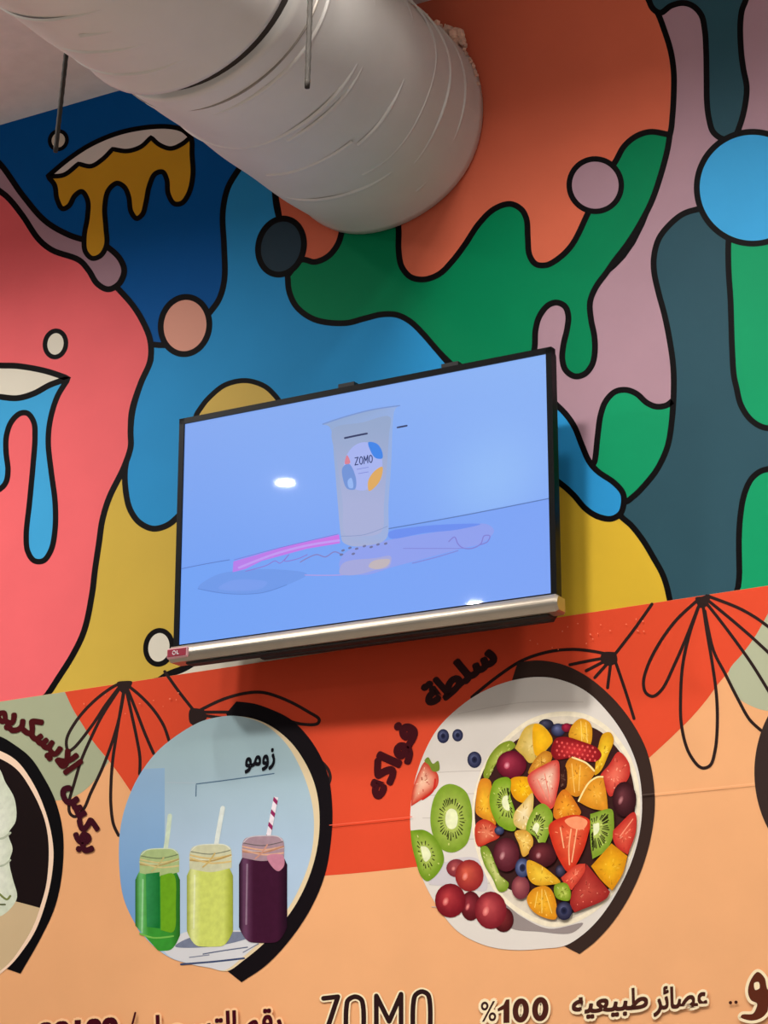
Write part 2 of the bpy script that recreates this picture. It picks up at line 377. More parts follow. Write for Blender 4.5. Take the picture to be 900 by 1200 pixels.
# ---------------------------------------------------------------- the menu banner
banner = empty('menu_banner', (-2.9, D, 1.2), 'orange and peach printed menu banner with round food photos below the mural', 'banner')
BL = [0.004]                                   # the banner is glued on over the mural
s = Shape().box(-9.5, 4.5, D-.0038, D-.0001, 1.2, EDGE_Z-.0005)
PEACH, RED, SAGE, BROWN = (236, 173, 121), (221, 76, 46), (168, 174, 142), (40, 22, 22)
mesh('banner_sheet', s.v, s.f, M['vinyl'], banner, 'plain peach vinyl sheet', [rgb(PEACH)]*len(s.v))
def bprint(name, label, fn, parent=None):
    pr = Print(BL[0]); fn(pr); BL[0] = pr.z
    return pr.build(name, parent or banner, label, M['photo'] if parent is not None and name != 'lettering' else None)
def edge(x): return 810.7-(x-77)*(124.3/823)+.0   # top edge of the banner in the photograph
bprint('colour_field', 'red orange field across the banner', lambda p: p.poly(
    [(76, edge(76), 1), (86, 832), (96, 848), (110, 870), (128, 892), (140, 908), (153, 927), (200, 990), (270, 1030), (382, 1026), (485, 1016), (600, 1000), (690, 950), (763, 886), (793, 858), (811, 840), (829, 818.7), (839.6, 804), (854, 786.7), (871.6, 765), (886, 744), (900, 719), (920, edge(920), 1)], RED))
bprint('colour_field', 'sage green patch at the left', lambda p: p.poly(
    [(76, edge(76), 1), (86, 832), (96, 848), (110, 870), (128, 892, 1), (118, 905), (106, 920), (90, 932), (68, 938), (0, 930), (-120, 900), (-200, edge(-200), 1)], SAGE))
bprint('colour_field', 'sage green patch at the right', lambda p: p.poly(
    [(920, edge(920), 1), (900, 719), (886, 744), (871, 765), (854, 787), (857, 804), (864, 817), (882, 828), (900, 833), (960, 830), (1050, 760), (1070, edge(1070), 1)], (176, 180, 150)))
# loose line flowers
LINE = (44, 30, 28)
def flower(label, paths, knot=None, w_=3.7):
    def fn(p):
        for q in paths: p.stroke(q, w_, LINE)
        if knot: p.poly(knot, LINE)
    bprint('line_flower', label, fn)
flower('dark line drawing of long petals hanging at the left', [
    [(146, 800), (136, 803), (112, 820), (90, 844), (78, 867), (80, 880), (86, 877), (108, 850), (124, 826), (140, 805)],
    [(142, 804), (120, 838), (108, 862), (96, 889), (87, 918), (81, 940), (82, 953), (88, 957), (98, 948), (106, 930), (120, 900), (132, 868), (140, 840), (146, 806)],
    [(146, 804), (136, 864), (132, 892), (130, 920), (130, 944), (133, 966), (139, 979)],
    [(147, 804), (154, 836), (160, 864), (164, 888), (163.6, 907)],
    [(148, 804), (160, 834), (170, 860), (180, 883)],
    [(148, 802), (164, 815), (180, 832), (192, 850.7), (198, 868)]],
    [(137, 800), (146, 798), (155, 799), (149, 810), (143, 812)])
flower('dark line drawing of a twig above the smoothie photo', [
    [(193, 787), (210, 811), (229, 835)],
    [(233, 833), (260, 820), (286.7, 812.5), (308, 811.5), (334.7, 820), (361, 834), (374, 843), (372, 848), (353, 848.5), (330, 842)],
    [(237, 834.7), (255, 834.5), (275, 834.7)], [(240, 838.5), (264, 842)],
    [(377, 893), (384, 901), (387, 911), (384, 921)]],
    [(223, 831), (239, 831, 1), (242, 842), (226, 850, 1), (222, 846)])
flower('dark line drawing of a twig above the fruit salad photo', [
    [(764, edge(764)+1), (743.5, 737), (722, 765)],
    [(717, 768), (697, 763.6), (672, 761), (644, 763.6), (612, 774), (580, 795), (553, 817)],
    [(716, 770), (692, 774), (668, 779)], [(716, 771), (687, 786)], [(717, 772), (697, 794)], [(716, 774), (712, 806)],
    [(720, 772), (733, 810), (743, 842)]],
    [(706, 765), (722, 764, 1), (723, 776), (712, 780), (704, 774)])
flower('dark line drawing of long loops hanging at the right', [
    [(818, 703), (793, 726), (772, 754.7), (758, 783), (754, 801), (757, 812), (765, 816), (775.6, 808), (790, 779.6), (804, 747.6), (818, 712)],
    [(819, 710), (807.6, 744), (800, 779.6), (797.6, 815), (798.7, 850.7), (807.6, 882.7), (822, 899.7), (832, 897), (838, 879), (840.6, 847), (839.6, 815), (835, 779.6), (829, 744), (823.6, 708)],
    [(826, 716), (836, 762), (850, 790), (864.5, 818.7), (878.7, 843.6), (892, 856)],
    [(827, 706), (843, 726), (864.5, 754.7), (882, 779.6), (902, 812)],
    [(829, 703), (857, 726), (882, 747.6), (904, 768)],
    [(828, 698), (864.5, 712), (886, 724), (905, 738)]],
    [(815, 700.5), (822, 699), (832, 697), (828, 710), (820, 712)])

# ---- round photo of smoothies
B1 = BL[0]
CX_ = lambda *p: T(130, 780, 3.3333, p)
J_ = lambda *p: T(140, 940, 4.2857, p)
disc_l = [(230, 848), (252, 841), (277, 839), (310, 847), (340, 869), (361, 900), (371.5, 930), (374.5, 966), (370, 1002), (358, 1038), (340, 1070), (312, 1103), (286, 1125), (266, 1138), (245, 1134), (224, 1130), (199, 1122), (175, 1104), (157, 1080), (145, 1053), (140, 1020), (140.5, 975), (148, 942), (163, 909), (188, 877)]
bprint('ring_arc', 'black crescent around the smoothie photo', lambda p: p.poly(
    [(265, 836, 1), (277, 822, 1), (295, 824), (312, 829), (342, 844), (368, 873), (384.5, 909), (389.5, 948), (388, 984), (380.5, 1026), (364, 1065), (340, 1101), (312, 1131), (283, 1151, 1), (266, 1137.5, 1), (290, 1080), (300, 940)], (18, 12, 16)))
sm = bprint('photo_disc', 'round photo of three smoothie jars on pale blue', lambda p: (
    p.poly(disc_l, (226, 205, 165)),
    p.poly([(230, 848), (252, 841), (277, 839), (308, 848), (334, 870), (352, 900), (364, 934), (368, 966), (364, 1004), (352, 1038), (334, 1070), (306, 1102), (284, 1122), (263, 1137), (245, 1134), (224, 1130), (199, 1122), (175, 1104), (157, 1080), (145, 1053), (140, 1020), (140.5, 975), (148, 942), (163, 909), (188, 877)],
           lambda u, v: mix((164, 190, 196), (176, 200, 222), min(1, max(0, (v-880)/120)))),
    p.poly([(193, 900, 1), (193, 1098, 1), (168, 1096), (157, 1080), (145, 1053), (140, 1020), (140.5, 975), (148, 942), (163, 909), (168, 901, 1)], lambda u, v: mix((150, 184, 214), (116, 160, 210), min(1, max(0, (v-900)/170)))),
    p.poly([(190, 1112, 1), (215, 1093), (260, 1090), (318, 1092, 1), (306, 1102), (284, 1122), (263, 1137), (245, 1134), (224, 1130), (199, 1121)], (214, 214, 216)),
    p.stroke([(212, 1130), (250, 1127), (286, 1123)], 2.2, (60, 75, 110)),
    p.stroke([(238, 1118), (262, 1114), (290, 1110)], 1.4, (90, 100, 125)),
    p.stroke([(222, 1122), (245, 1119)], 1.2, (120, 125, 145)), p.stroke([(285, 1116), (303, 1106)], 1.2, (120, 125, 145)),
    p.stroke([(195, 917), (228, 917.5)], 1.0, (180, 196, 206)),
    p.stroke([(229.6, 933), (230, 918.8, 1), (275, 913), (321, 906.5)], 1.3, (84, 112, 138))))
def jar(label, x0, x1, yb0, yb1, xn0, xn1, yn, body, light, dark, neck, twine, cut=False):
    def fn(p):
        N = 20
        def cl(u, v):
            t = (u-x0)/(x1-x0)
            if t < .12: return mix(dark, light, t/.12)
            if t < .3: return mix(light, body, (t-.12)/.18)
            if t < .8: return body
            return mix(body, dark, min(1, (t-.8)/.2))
        xs = [x0+(x1-x0)*k/N for k in range(N+1)]
        top = []; bot = []
        W_ = (x1-x0)/2
        for x in xs:
            e = abs(x-(x0+x1)/2)/W_
            top.append(np.array((x, yb0-3+15*max(0, e-.62)**1.7/.19)))
            b_ = yb1-16*max(0, e-.45)**2.2/.27+2.5*(1-e*e)-2.5
            if cut: b_ = min(b_, 1080+(x-157)*1.1+3)
            bot.append(np.array((x, b_)))
        p.raw(top+bot, [(i, i+1, N+2+i, N+1+i) for i in range(N)], cl)
        # glass neck with rim
        p.poly([(xn0, yb0+4, 1), (xn0+1, yn+7), (xn0+5, yn+2), ((xn0+xn1)/2, yn), (xn1-5, yn+1), (xn1-1, yn+5), (xn1, yb0+3, 1), ((xn0+xn1)/2, yb0+8)], neck)
        p.stroke([(xn0+2, yn+7), (xn0+8, yn+1.5), ((xn0+xn1)/2, yn-.5), (xn1-7, yn+.5), (xn1-2, yn+5)], 1.2, mix(neck, (240, 245, 245), .5))
        p.stroke([(xn0+2, yn+8), ((xn0+xn1)/2, yn+11), (xn1-2, yn+6.5)], 1.1, mix(neck, (30, 40, 30), .45))
        p.stroke([(xn0, yn+15), ((xn0+xn1)/2, yn+18), (xn1, yn+13)], 1.3, mix(neck, (245, 240, 225), .4))
        for k, (dy, sl) in enumerate(((13, -1), (16, 2), (18.5, -3))):
            p.stroke([(xn0+1, yn+dy+sl), ((xn0+xn1)/2, yn+dy+3), (xn1-1, yn+dy-sl-2)], 1.9, mix(twine, (120, 80, 30) if k == 1 else (250, 225, 170), .25))
        p.stroke([((xn0+xn1)/2+5, yn+10), ((xn0+xn1)/2-3, yn+21), ((xn0+xn1)/2-9, yn+26)], 1.8, twine)
        p.stroke([(x0+(x1-x0)*.17, yb0+12), (x0+(x1-x0)*.15, yb1-22)], 2.0, mix(light, (240, 250, 240), .25))
    return bprint('smoothie_jar', label, fn, sm)
bprint('jar_shadow', None, lambda p: p.poly([(205, 1109), (225, 1098), (285, 1092), (300, 1095), (280, 1103), (240, 1110)], (120, 128, 150)), sm)
bprint('drinking_straw', 'pale green straw', lambda p: p.stroke([(199, 956), (196, 982), (192, 1008)], 5.2, (206, 222, 196)), sm)
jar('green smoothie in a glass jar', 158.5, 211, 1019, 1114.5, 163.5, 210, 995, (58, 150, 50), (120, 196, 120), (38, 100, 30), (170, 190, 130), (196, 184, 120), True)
bprint('smoothie_tone', 'dark green band in the first jar', lambda p: (
    p.poly([(171, 1024, 1), (187, 1022, 1), (187.5, 1088, 1), (172, 1086, 1)], lambda u, v: mix((60, 150, 90), (20, 112, 46), min(1, max(0, (u-168)/16)))),
    p.poly([(188, 1026, 1), (203, 1024), (206, 1060), (203, 1092), (188.5, 1090, 1)], (108, 166, 30)),
    p.stroke([(164, 1094), (180, 1099), (203, 1097)], 2, (120, 190, 80))), sm)
bprint('drinking_straw', 'pale cream straw', lambda p: p.stroke([(261, 947), (256, 974), (251.5, 1002)], 5.4, (222, 230, 222)), sm)
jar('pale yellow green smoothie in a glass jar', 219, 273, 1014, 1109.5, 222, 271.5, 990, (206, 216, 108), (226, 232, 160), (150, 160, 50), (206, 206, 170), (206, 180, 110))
def straw(p):
    a_, b_ = np.array((323.5, 934.)), np.array((312.5, 990.))
    p.stroke([a_, b_], 5.4, (236, 226, 232), smooth=False, cap=False)
    d_ = (b_-a_)/np.linalg.norm(b_-a_); n_ = np.array((-d_[1], d_[0]))
    for k in range(4):
        c = a_+d_*(3+k*15)
        p.poly([c+n_*2.7-d_*3, c-n_*2.7+d_*1, c-n_*2.7+d_*6, c+n_*2.7+d_*2], (150, 40, 92), smooth=False)
bprint('drinking_straw', 'white straw with magenta stripes', straw, sm)
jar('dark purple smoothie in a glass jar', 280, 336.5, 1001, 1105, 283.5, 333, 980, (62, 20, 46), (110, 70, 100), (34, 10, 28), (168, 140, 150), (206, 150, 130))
bprint('smoothie_tone', 'pinkish glass sheen on the purple jar', lambda p: p.poly([(313, 1003), (331, 1002), (333, 1014), (326, 1021), (316, 1012)], (196, 130, 150)), sm)
def zomo_ar(p):
    for off, col in ((.03, (14, 14, 22)),):
        lettering(p, ar([0x0632, 0xfeed, 0xfee3, 0xfeee]), straight((286.5, 899), (323, 893.5), 30), col, off)
bprint('lettering', 'small black Arabic lettering above the jars', zomo_ar, sm)

# ---- round photo of the fruit salad
B2 = BL[0]; BL[0] = B1
A = lambda *p: T(470, 780, 3.0, p)
disc_s = A((480, 40), (380, 55), (280, 95), (200, 150), (130, 220), (80, 310), (45, 420), (32, 540), (45, 660), (80, 760), (130, 850), (200, 935), (300, 985), (400, 1000), (500, 995), (575, 985), (640, 945), (700, 885), (760, 795), (810, 690), (840, 580), (847, 470), (832, 360), (792, 260), (732, 170), (650, 90), (560, 50))
bprint('ring_arc', 'dark brown crescent around the fruit salad photo', lambda p: p.poly(
    [(600, 797, 1), (606.7, 776, 1), (633, 774), (662, 779.6), (690, 794), (718.7, 818.7), (741, 847), (758, 880), (766.5, 921), (766.7, 955), (759, 997), (743, 1040), (721, 1077), (698, 1103), (679, 1118, 1), (659, 1107.5, 1), (690, 1050), (700, 880), (650, 810)], (56, 40, 34)))
fs = bprint('photo_disc', 'round photo of a fruit salad bowl on white boards', lambda p: (
    p.poly(disc_s, (222, 214, 204)),
    [p.stroke(A((60+k*8, 380+k*78), (200, 372+k*80), (420, 366+k*78)), .9, (198, 188, 178)) for k in range(7)],
    p.stroke(A((200, 170), (420, 130), (640, 128)), .8, (206, 197, 186)),
    p.poly(A((340, 820), (420, 880), (520, 925), (640, 905), (600, 940), (480, 935), (390, 925), (340, 890)), (150, 138, 134)),
    p.poly(A((96, 764), (160, 690), (270, 680), (300, 790), (200, 775)), (206, 198, 200))))
OUT = A((248, 520), (262, 430), (300, 330), (370, 250), (450, 190), (540, 163), (640, 168), (720, 210), (785, 285), (825, 370), (840, 470), (834, 570), (803, 690), (755, 790), (685, 862), (600, 908), (520, 918), (430, 882), (350, 820), (290, 720), (258, 620))
def bowl(p):
    p.poly(OUT, (240, 228, 200))
    c = np.mean([q[:2] for q in OUT], 0)
    p.radial([tuple(c+(np.array(q[:2])-c)*.955) for q in OUT], (180, 165, 140), (222, 210, 190), rings=6, pw=2)
    p.poly(A((262, 470), (300, 350), (380, 280), (490, 215), (560, 205), (680, 220), (755, 285), (805, 370), (822, 470), (812, 600), (780, 720), (715, 800), (640, 856), (560, 875), (450, 810), (370, 780), (300, 690), (264, 580)), (58, 30, 28))
bprint('salad_bowl', 'cream white bowl', bowl, fs)
def fruit(name, label, pts, cc, ce, centre=None, extra=None, pw=1.3):
    cc, ce = mix(cc, (176, 140, 96), .12), mix(ce, (120, 70, 40), .14)
    def fn(p):
        q = A(*pts); p.poly(q, ce)
        c = np.mean([x[:2] for x in q], 0) if centre is None else np.array(A(centre)[0])
        qq = [tuple(c+(np.array(x[:2])-c)*.93)+tuple(x[2:]) for x in q]
        p.radial(qq, cc, ce, centre=c, pw=pw)
        if name != 'raspberry':
            rn = random.Random(int(pts[0][0]*7+pts[1][1])); ks = [np.array(k) for k in spline(q, True, 3)]
            for i in range(16):
                k = ks[rn.randrange(len(ks))]; m_ = c+(k-c)*rn.uniform(.15, .82); t = rn.random()
                col = mix(cc, (255, 240, 200), .3*t+.1) if rn.random() < .5 else mix(ce, (70, 20, 0), .3*t)
                a_ = (k-c)/max(np.linalg.norm(k-c), 1e-6)
                p.stroke([m_-a_*rn.uniform(.6, 2.2), m_+a_*rn.uniform(.6, 2.2)], rn.uniform(.6, 1.5), mix(cc, col, .8), smooth=False, cap=False, up=False)
                p.z += STEP*.3
        if extra: extra(p)
    return bprint(name, label, fn, fs)
def berry(name, x, y, rx, ry, cc, ce, spot=None, star=False):
    def fn(p):
        e = A(*[tuple(k) for k in ellipse(x, y, rx, ry, 0, 20)])
        c = A((x-rx*.25, y-ry*.3))[0]
        p.radial(e, cc, ce, smooth=False, centre=c, pw=1.0)
        if star:
            p.radial(A(*[tuple(k) for k in ellipse(x, y, rx*.42, ry*.42, 0, 12)]), (24, 24, 44), (48, 52, 86), smooth=False)
        if spot:
            p.radial(A(*[tuple(k) for k in ellipse(x-rx*.3, y+ry*.05, rx*.2, ry*.28, 20, 10)]), spot, cc, smooth=False)
    return bprint(name, None, fn, fs)
def kiwi(label, pts, centre, core, seeds=26, r0=.3, r1=.62, edgecol=(120, 165, 30)):
    def ex(p):
        c = np.array(A(centre)[0]); q = [np.array(k) for k in spline(A(*pts), True, 6)]
        rnd = random.Random(int(centre[0])); st = p
        p.poly([tuple(c+(k-c)*core) for k in q[::3]], (232, 236, 190))
        for i in range(seeds):
            k = q[int(i*len(q)/seeds)]; d_ = k-c
            a_, b_ = c+d_*(r0+rnd.random()*.08), c+d_*(r1-rnd.random()*.12)
            st.stroke([a_, b_], lambda t: .7+t*.8, (44, 44, 16), smooth=False, cap=False, up=False)
        st.z += STEP
    return fruit('kiwi_slice', label, pts, (206, 220, 120), edgecol, centre, ex, 1.0)
def streaks(lines, col, w_=1.2):
    return lambda p: [p.stroke(A(*l), w_, col) for l in lines]
def dots(pts, col, r=.7):
    return lambda p: [p.poly([tuple(k) for k in ellipse(*A(q)[0], r, r*1.2, 0, 6)], col, smooth=False) for q in pts]
ORA, ORE = (240, 180, 66), (206, 128, 30)
MAN, MAE = (246, 192, 40), (222, 150, 20)
STR, STE = (240, 110, 80), (206, 40, 30)
# on the boards
for q in ((148, 248, 21, 25), (199, 245, 19, 22), (258, 331, 25, 29)):
    berry('blueberry', *q, (104, 112, 148), (34, 36, 62), None, True)
fruit('strawberry', 'halved strawberry on the boards', [(35, 495, 1), (40, 440), (60, 380), (85, 338), (108, 358), (130, 385), (127, 425), (80, 465)], (246, 196, 168), (212, 66, 48), (75, 410),
      lambda p: (p.poly(A((82, 335), (95, 322), (112, 345), (130, 335), (134, 368), (112, 372), (98, 350)), (120, 140, 50)), p.stroke(A((120, 400), (112, 440), (75, 470)), 2.2, (200, 40, 30))), 2)
kiwi('large round kiwi slice on the boards', [(176, 416), (225, 440), (248, 500), (247, 570), (228, 630), (180, 657), (135, 640), (110, 590), (103, 530), (118, 460), (145, 425)], (178, 540), .3, 34, .36, .66, (124, 168, 44))
kiwi('cut kiwi slice at the photo edge', [(33, 580, 1), (80, 578), (115, 600), (145, 650), (150, 690), (125, 735), (92, 758), (70, 740), (50, 680), (38, 630)], (85, 660), .3, 16, .35, .6, (110, 160, 30))
for q in ((195, 712, 36, 32, (170, 80, 80), (120, 40, 50)), (245, 845, 36, 52, (150, 50, 60), (80, 16, 22)), (360, 893, 36, 44, (140, 50, 50), (70, 16, 20)), (240, 738, 50, 56, (214, 96, 72), (140, 34, 36)), (173, 826, 54, 60, (190, 64, 66), (110, 16, 28)), (315, 860, 56, 66, (204, 88, 88), (116, 24, 34))):
    berry('grape', *q, (236, 150, 140))
# in the bowl
fruit('kiwi_strip', None, [(290, 390), (310, 320), (350, 275), (388, 265), (402, 283), (352, 320), (320, 370), (303, 400)], (186, 204, 90), (126, 156, 34))
fruit('mango_chunk', None, [(262, 490), (280, 400), (312, 402), (320, 500), (332, 560), (290, 540), (265, 520)], MAN, (226, 140, 30))
fruit('strawberry_chunk', None, [(262, 560), (290, 540), (330, 560), (347, 600), (310, 622), (270, 635)], (238, 130, 96), (200, 50, 34))
fruit('kiwi_strip', None, [(280, 640), (300, 635), (330, 690), (350, 740), (378, 765), (370, 790), (345, 795), (322, 750), (293, 700)], (214, 220, 140), (120, 160, 40))
for q in ((510, 206, 26, 18, (80, 76, 100), (30, 28, 44)), (552, 226, 25, 23, (110, 116, 160), (36, 38, 66)), (582, 218, 18, 16, (180, 40, 70), (110, 16, 40))):
    berry('blueberry', *q)
fruit('pineapple_chunk', None, [(400, 290, 1), (440, 215), (488, 205), (533, 262), (515, 292), (455, 343), (430, 320)], (246, 222, 140), (224, 190, 80), None,
      lambda p: p.radial(A((470, 205), (510, 225), (533, 262), (515, 290), (475, 318), (462, 260)), (252, 196, 30), (234, 166, 20)))
fruit('orange_wedge', None, [(447, 380), (470, 330), (505, 300), (530, 310), (525, 338), (480, 365)], ORA, ORE)
fruit('orange_wedge', None, [(590, 250), (603, 208), (632, 186), (665, 202), (672, 250), (660, 285), (622, 265)], (250, 196, 50), (232, 160, 30), None, streaks([((632, 195), (636, 270)), ((650, 200), (655, 270))], (252, 214, 110), .8))
fruit('mango_slice', None, [(690, 300), (710, 240), (735, 235), (748, 260), (726, 320), (702, 370), (681, 385), (683, 350)], (254, 214, 40), (226, 164, 20))
fruit('watermelon_chunk', None, [(700, 390), (730, 350), (765, 303), (800, 340), (802, 390), (762, 440), (735, 460), (714, 420)], (240, 110, 90), (204, 50, 44), None, dots([(740, 400), (770, 370), (750, 430)], (250, 180, 150)))
berry('grape', 388, 348, 53, 49, (176, 58, 80), (92, 12, 32), (232, 160, 170))
fruit('raspberry', None, [(530, 285), (545, 256), (582, 251), (632, 265), (690, 290), (705, 315), (688, 336), (640, 336), (590, 326), (545, 330), (528, 310)], (212, 40, 48), (138, 12, 24), None,
      dots([(548+i*18+(j % 2)*8, 268+j*15+i*3) for i in range(8) for j in range(4)], (232, 90, 84), 1.3))
fruit('orange_wedge', None, [(575, 425), (580, 345), (600, 322), (650, 340), (681, 370), (660, 412), (620, 461), (582, 442)], (246, 172, 44), (222, 140, 30), None, lambda p: (p.stroke(A((602, 323), (650, 342), (679, 370)), 2, (252, 226, 160)), p.stroke(A((600, 345), (610, 445)), .8, (252, 206, 110)), p.stroke(A((630, 350), (625, 440)), .8, (252, 206, 110))))
fruit('mango_chunk', None, [(385, 400), (430, 390), (460, 400), (464, 452), (430, 482), (395, 462)], (255, 198, 10), (234, 158, 10))
fruit('watermelon_seedling', None, [(560, 375), (578, 355), (580, 430), (562, 430)], (60, 24, 20), (40, 14, 14))
fruit('strawberry', None, [(445, 390), (500, 350), (550, 333), (558, 380), (550, 440), (530, 503), (500, 490), (466, 450)], (248, 214, 190), (222, 70, 62), (515, 395), streaks([((505, 380), (525, 480)), ((480, 400), (510, 470))], (236, 130, 110), 1.2), 1.6)
fruit('orange_wedge', None, [(622, 478, 1), (660, 410), (690, 390), (710, 390, 1), (722, 450), (728, 512, 1), (670, 502)], (248, 176, 50), (226, 146, 30), None, lambda p: p.stroke(A((624, 476), (660, 412), (690, 392), (709, 391)), 2, (252, 224, 150)))
fruit('orange_wedge', None, [(537, 532), (550, 460), (575, 435), (620, 490), (632, 520), (572, 547)], (248, 168, 36), (220, 120, 24))
berry('grape', 785, 470, 42, 62, (110, 56, 62), (46, 16, 20), (190, 130, 130))
kiwi('kiwi slice at the left of the bowl', [(315, 440), (330, 405), (370, 392), (385, 402), (384, 455), (402, 520), (400, 580), (350, 567), (320, 520), (311, 480)], (372, 482), .28, 22, .3, .62, (118, 168, 28))
fruit('pineapple_chunk', None, [(397, 522), (430, 480), (462, 448), (460, 530), (442, 577), (400, 562)], (246, 230, 186), (232, 200, 110))
kiwi('kiwi slice in the middle of the bowl', [(440, 580), (470, 500), (500, 485), (532, 520), (526, 570), (495, 637), (470, 600)], (470, 575), .25, 20, .3, .6, (124, 168, 40))
fruit('pineapple_chunk', None, [(400, 585), (440, 580), (464, 610), (455, 652), (430, 672), (415, 630)], (248, 214, 110), (226, 168, 60))
for q in ((370, 665, 46, 60, (140, 70, 80), (74, 20, 30), (200, 150, 150)), (498, 665, 50, 44, (120, 50, 56), (58, 16, 22), (200, 150, 150)), (420, 780, 32, 42, (178, 100, 100), (110, 44, 54), None)):
    berry('grape', *q)
berry('blueberry', 345, 580, 17, 15, (90, 100, 140), (40, 44, 70))
berry('blueberry', 427, 711, 26, 34, (122, 136, 176), (46, 52, 88), None, True)
berry('blueberry', 560, 722, 18, 22, (90, 84, 110), (34, 28, 44))
fruit('mango_slice', None, [(445, 685), (480, 695), (530, 730), (560, 762), (530, 770), (470, 770), (447, 745)], (250, 210, 60), (230, 170, 30))
fruit('orange_wedge', None, [(442, 822), (465, 785), (510, 775), (535, 800), (545, 890), (500, 885), (460, 860)], (250, 186, 40), (232, 150, 24), None, streaks([((505, 790), (530, 870)), ((495, 790), (495, 870)), ((480, 795), (470, 850))], (252, 216, 110), .8))
fruit('strawberry', None, [(520, 562), (560, 535), (620, 525), (664, 545), (656, 600), (636, 660), (590, 727), (560, 690), (530, 620)], (240, 104, 66), (214, 46, 26), (600, 600),
      lambda p: (p.poly(A((575, 545), (620, 530), (655, 548), (640, 575), (600, 570)), (246, 150, 106)), [p.stroke(A(*l), 1.5, (248, 176, 130)) for l in (((598, 575), (590, 640), (592, 700)), ((618, 575), (608, 640), (600, 690)), ((560, 570), (572, 640)))]))
kiwi('kiwi slice at the right of the bowl', [(665, 522, 1), (740, 505), (748, 540), (745, 600), (720, 650), (673, 680, 1), (666, 620)], (680, 570), .25, 30, .35, .78, (124, 166, 44))
fruit('watermelon_chunk', None, [(745, 580, 1), (820, 515), (826, 580), (797, 665, 1), (760, 640), (745, 610)], (232, 90, 68), (200, 46, 40), None, streaks([((815, 540), (770, 600))], (244, 150, 120), 1.2))
fruit('mango_chunk', None, [(668, 705, 1), (740, 625, 1), (796, 670, 1), (780, 730), (742, 792, 1), (700, 750)], (250, 188, 24), (226, 150, 14))
fruit('watermelon_chunk', None, [(600, 795, 1), (645, 720), (652, 698, 1), (735, 796, 1), (720, 820), (610, 868, 1), (595, 840)], (196, 66, 56), (160, 34, 34), None, dots([(630, 790), (660, 780), (690, 800), (640, 830), (620, 840), (670, 830)], (232, 130, 110)))
fruit('watermelon_chunk', None, [(562, 746, 1), (618, 700), (648, 696, 1), (646, 722), (600, 790, 1), (578, 772)], (236, 96, 72), (212, 60, 46))
fruit('kiwi_strip', None, [(540, 772), (580, 765), (597, 800), (590, 826), (545, 815)], (190, 210, 90), (120, 160, 30))
berry('blueberry', 573, 862, 29, 33, (96, 98, 130), (34, 32, 54), None, True)

# ---- round photo of ice cream, cut by the left frame edge
BL[0] = B1
bprint('ring_arc', 'thick black arc around the ice cream photo', lambda p: p.poly(
    [(-30, 858), (0, 863), (16, 872), (36, 888), (52, 912), (64, 936), (72, 964), (74.5, 990), (72, 1029), (64, 1064), (48, 1098.7), (24, 1141, 1), (7, 1135, 1), (-20, 1080), (-60, 980), (-60, 880)], (10, 8, 10)))
ic = bprint('photo_disc', 'round photo of soft ice cream on a dark ground', lambda p: (
    p.poly([(-130, 880), (-80, 868), (-30, 872), (0, 880), (20, 892), (40, 920), (54, 953), (61.5, 985), (62.5, 1008), (57, 1045), (42.7, 1088), (28, 1112), (8, 1135), (-40, 1165), (-100, 1165), (-170, 1100), (-180, 960)], (244, 212, 184)),
    p.poly([(-130, 890), (-80, 878), (-30, 880), (0, 889), (20, 902), (38, 928), (52, 960), (57, 990), (54.5, 1035), (47, 1063), (40, 1083), (26.7, 1107), (6, 1133), (-40, 1158), (-100, 1158), (-165, 1098), (-175, 960)], (26, 16, 16)),
    p.poly([(-150, 1050, 1), (0, 1054, 1), (16, 1056), (47, 1064, 1), (40, 1083), (26.7, 1107), (6, 1133), (-40, 1158), (-100, 1158), (-150, 1110, 1)], (204, 178, 138))))
bprint('ice_cream_swirl', 'white ice cream swirl', lambda p: (
    p.radial([(-60, 890), (-20, 880), (0, 902), (6, 916), (17, 936), (18.5, 962), (10, 977), (14.7, 994.7), (11, 1010), (15, 1030), (20, 1051), (13, 1064), (0, 1074), (-50, 1085), (-90, 1000)], (238, 238, 226), (206, 214, 190), centre=(-25, 990)),
    p.stroke([(-10, 984), (4, 982), (12, 976)], 2.5, (176, 184, 160)), p.stroke([(-10, 1016), (4, 1014), (12, 1008)], 2.2, (176, 184, 160)), p.stroke([(-6, 950), (8, 944), (15, 934)], 2, (214, 220, 200)),
    p.stroke([(0, 1048), (8, 1054), (12, 1050)], 2.5, (120, 130, 70)), p.stroke([(0, 1060), (6, 1060)], 2, (90, 96, 60))), ic)
bprint('photo_disc', 'dark round photo cut by the right frame edge', lambda p: (
    p.poly([tuple(k) for k in ellipse(985, 905, 101, 122, 0, 24)], (56, 42, 38)), p.poly([tuple(k) for k in ellipse(1000, 905, 84, 104, 0, 24)], (200, 190, 176))))

# ---- lettering on the banner
BL[0] = B1
DARK, WINE = (40, 10, 14), (64, 12, 20)
CRE = (246, 226, 186)
bprint('lettering', 'dark wine Arabic word curving over the fruit salad photo', lambda p:
       lettering(p, ar([0xfeb3, 0xfee0, 0xfec4, 0xfe94]), along([(505, 830), (522, 819), (554, 793), (584, 773)], 36), (52, 26, 26), .06))
bprint('lettering', 'dark wine Arabic word curving down beside the fruit salad photo', lambda p:
       lettering(p, ar([0xfed3, 0xfeee, 0xfe8d, 0xfedb, 0xfeea]), along([(449, 938), (463, 906), (477, 879), (492, 856)], 37), WINE, .06))
bprint('lettering', 'dark wine Arabic word curving over the ice cream photo', lambda p:
       lettering(p, ar([0xfe8d, 0xfefb, 0xfef3, 0xfeb4, 0xfedc, 0xfeae, 0xfef3, 0xfee2]), along([(-8, 843), (18, 851), (38, 865), (58, 881), (78, 908)], 32), (72, 14, 18), .06))
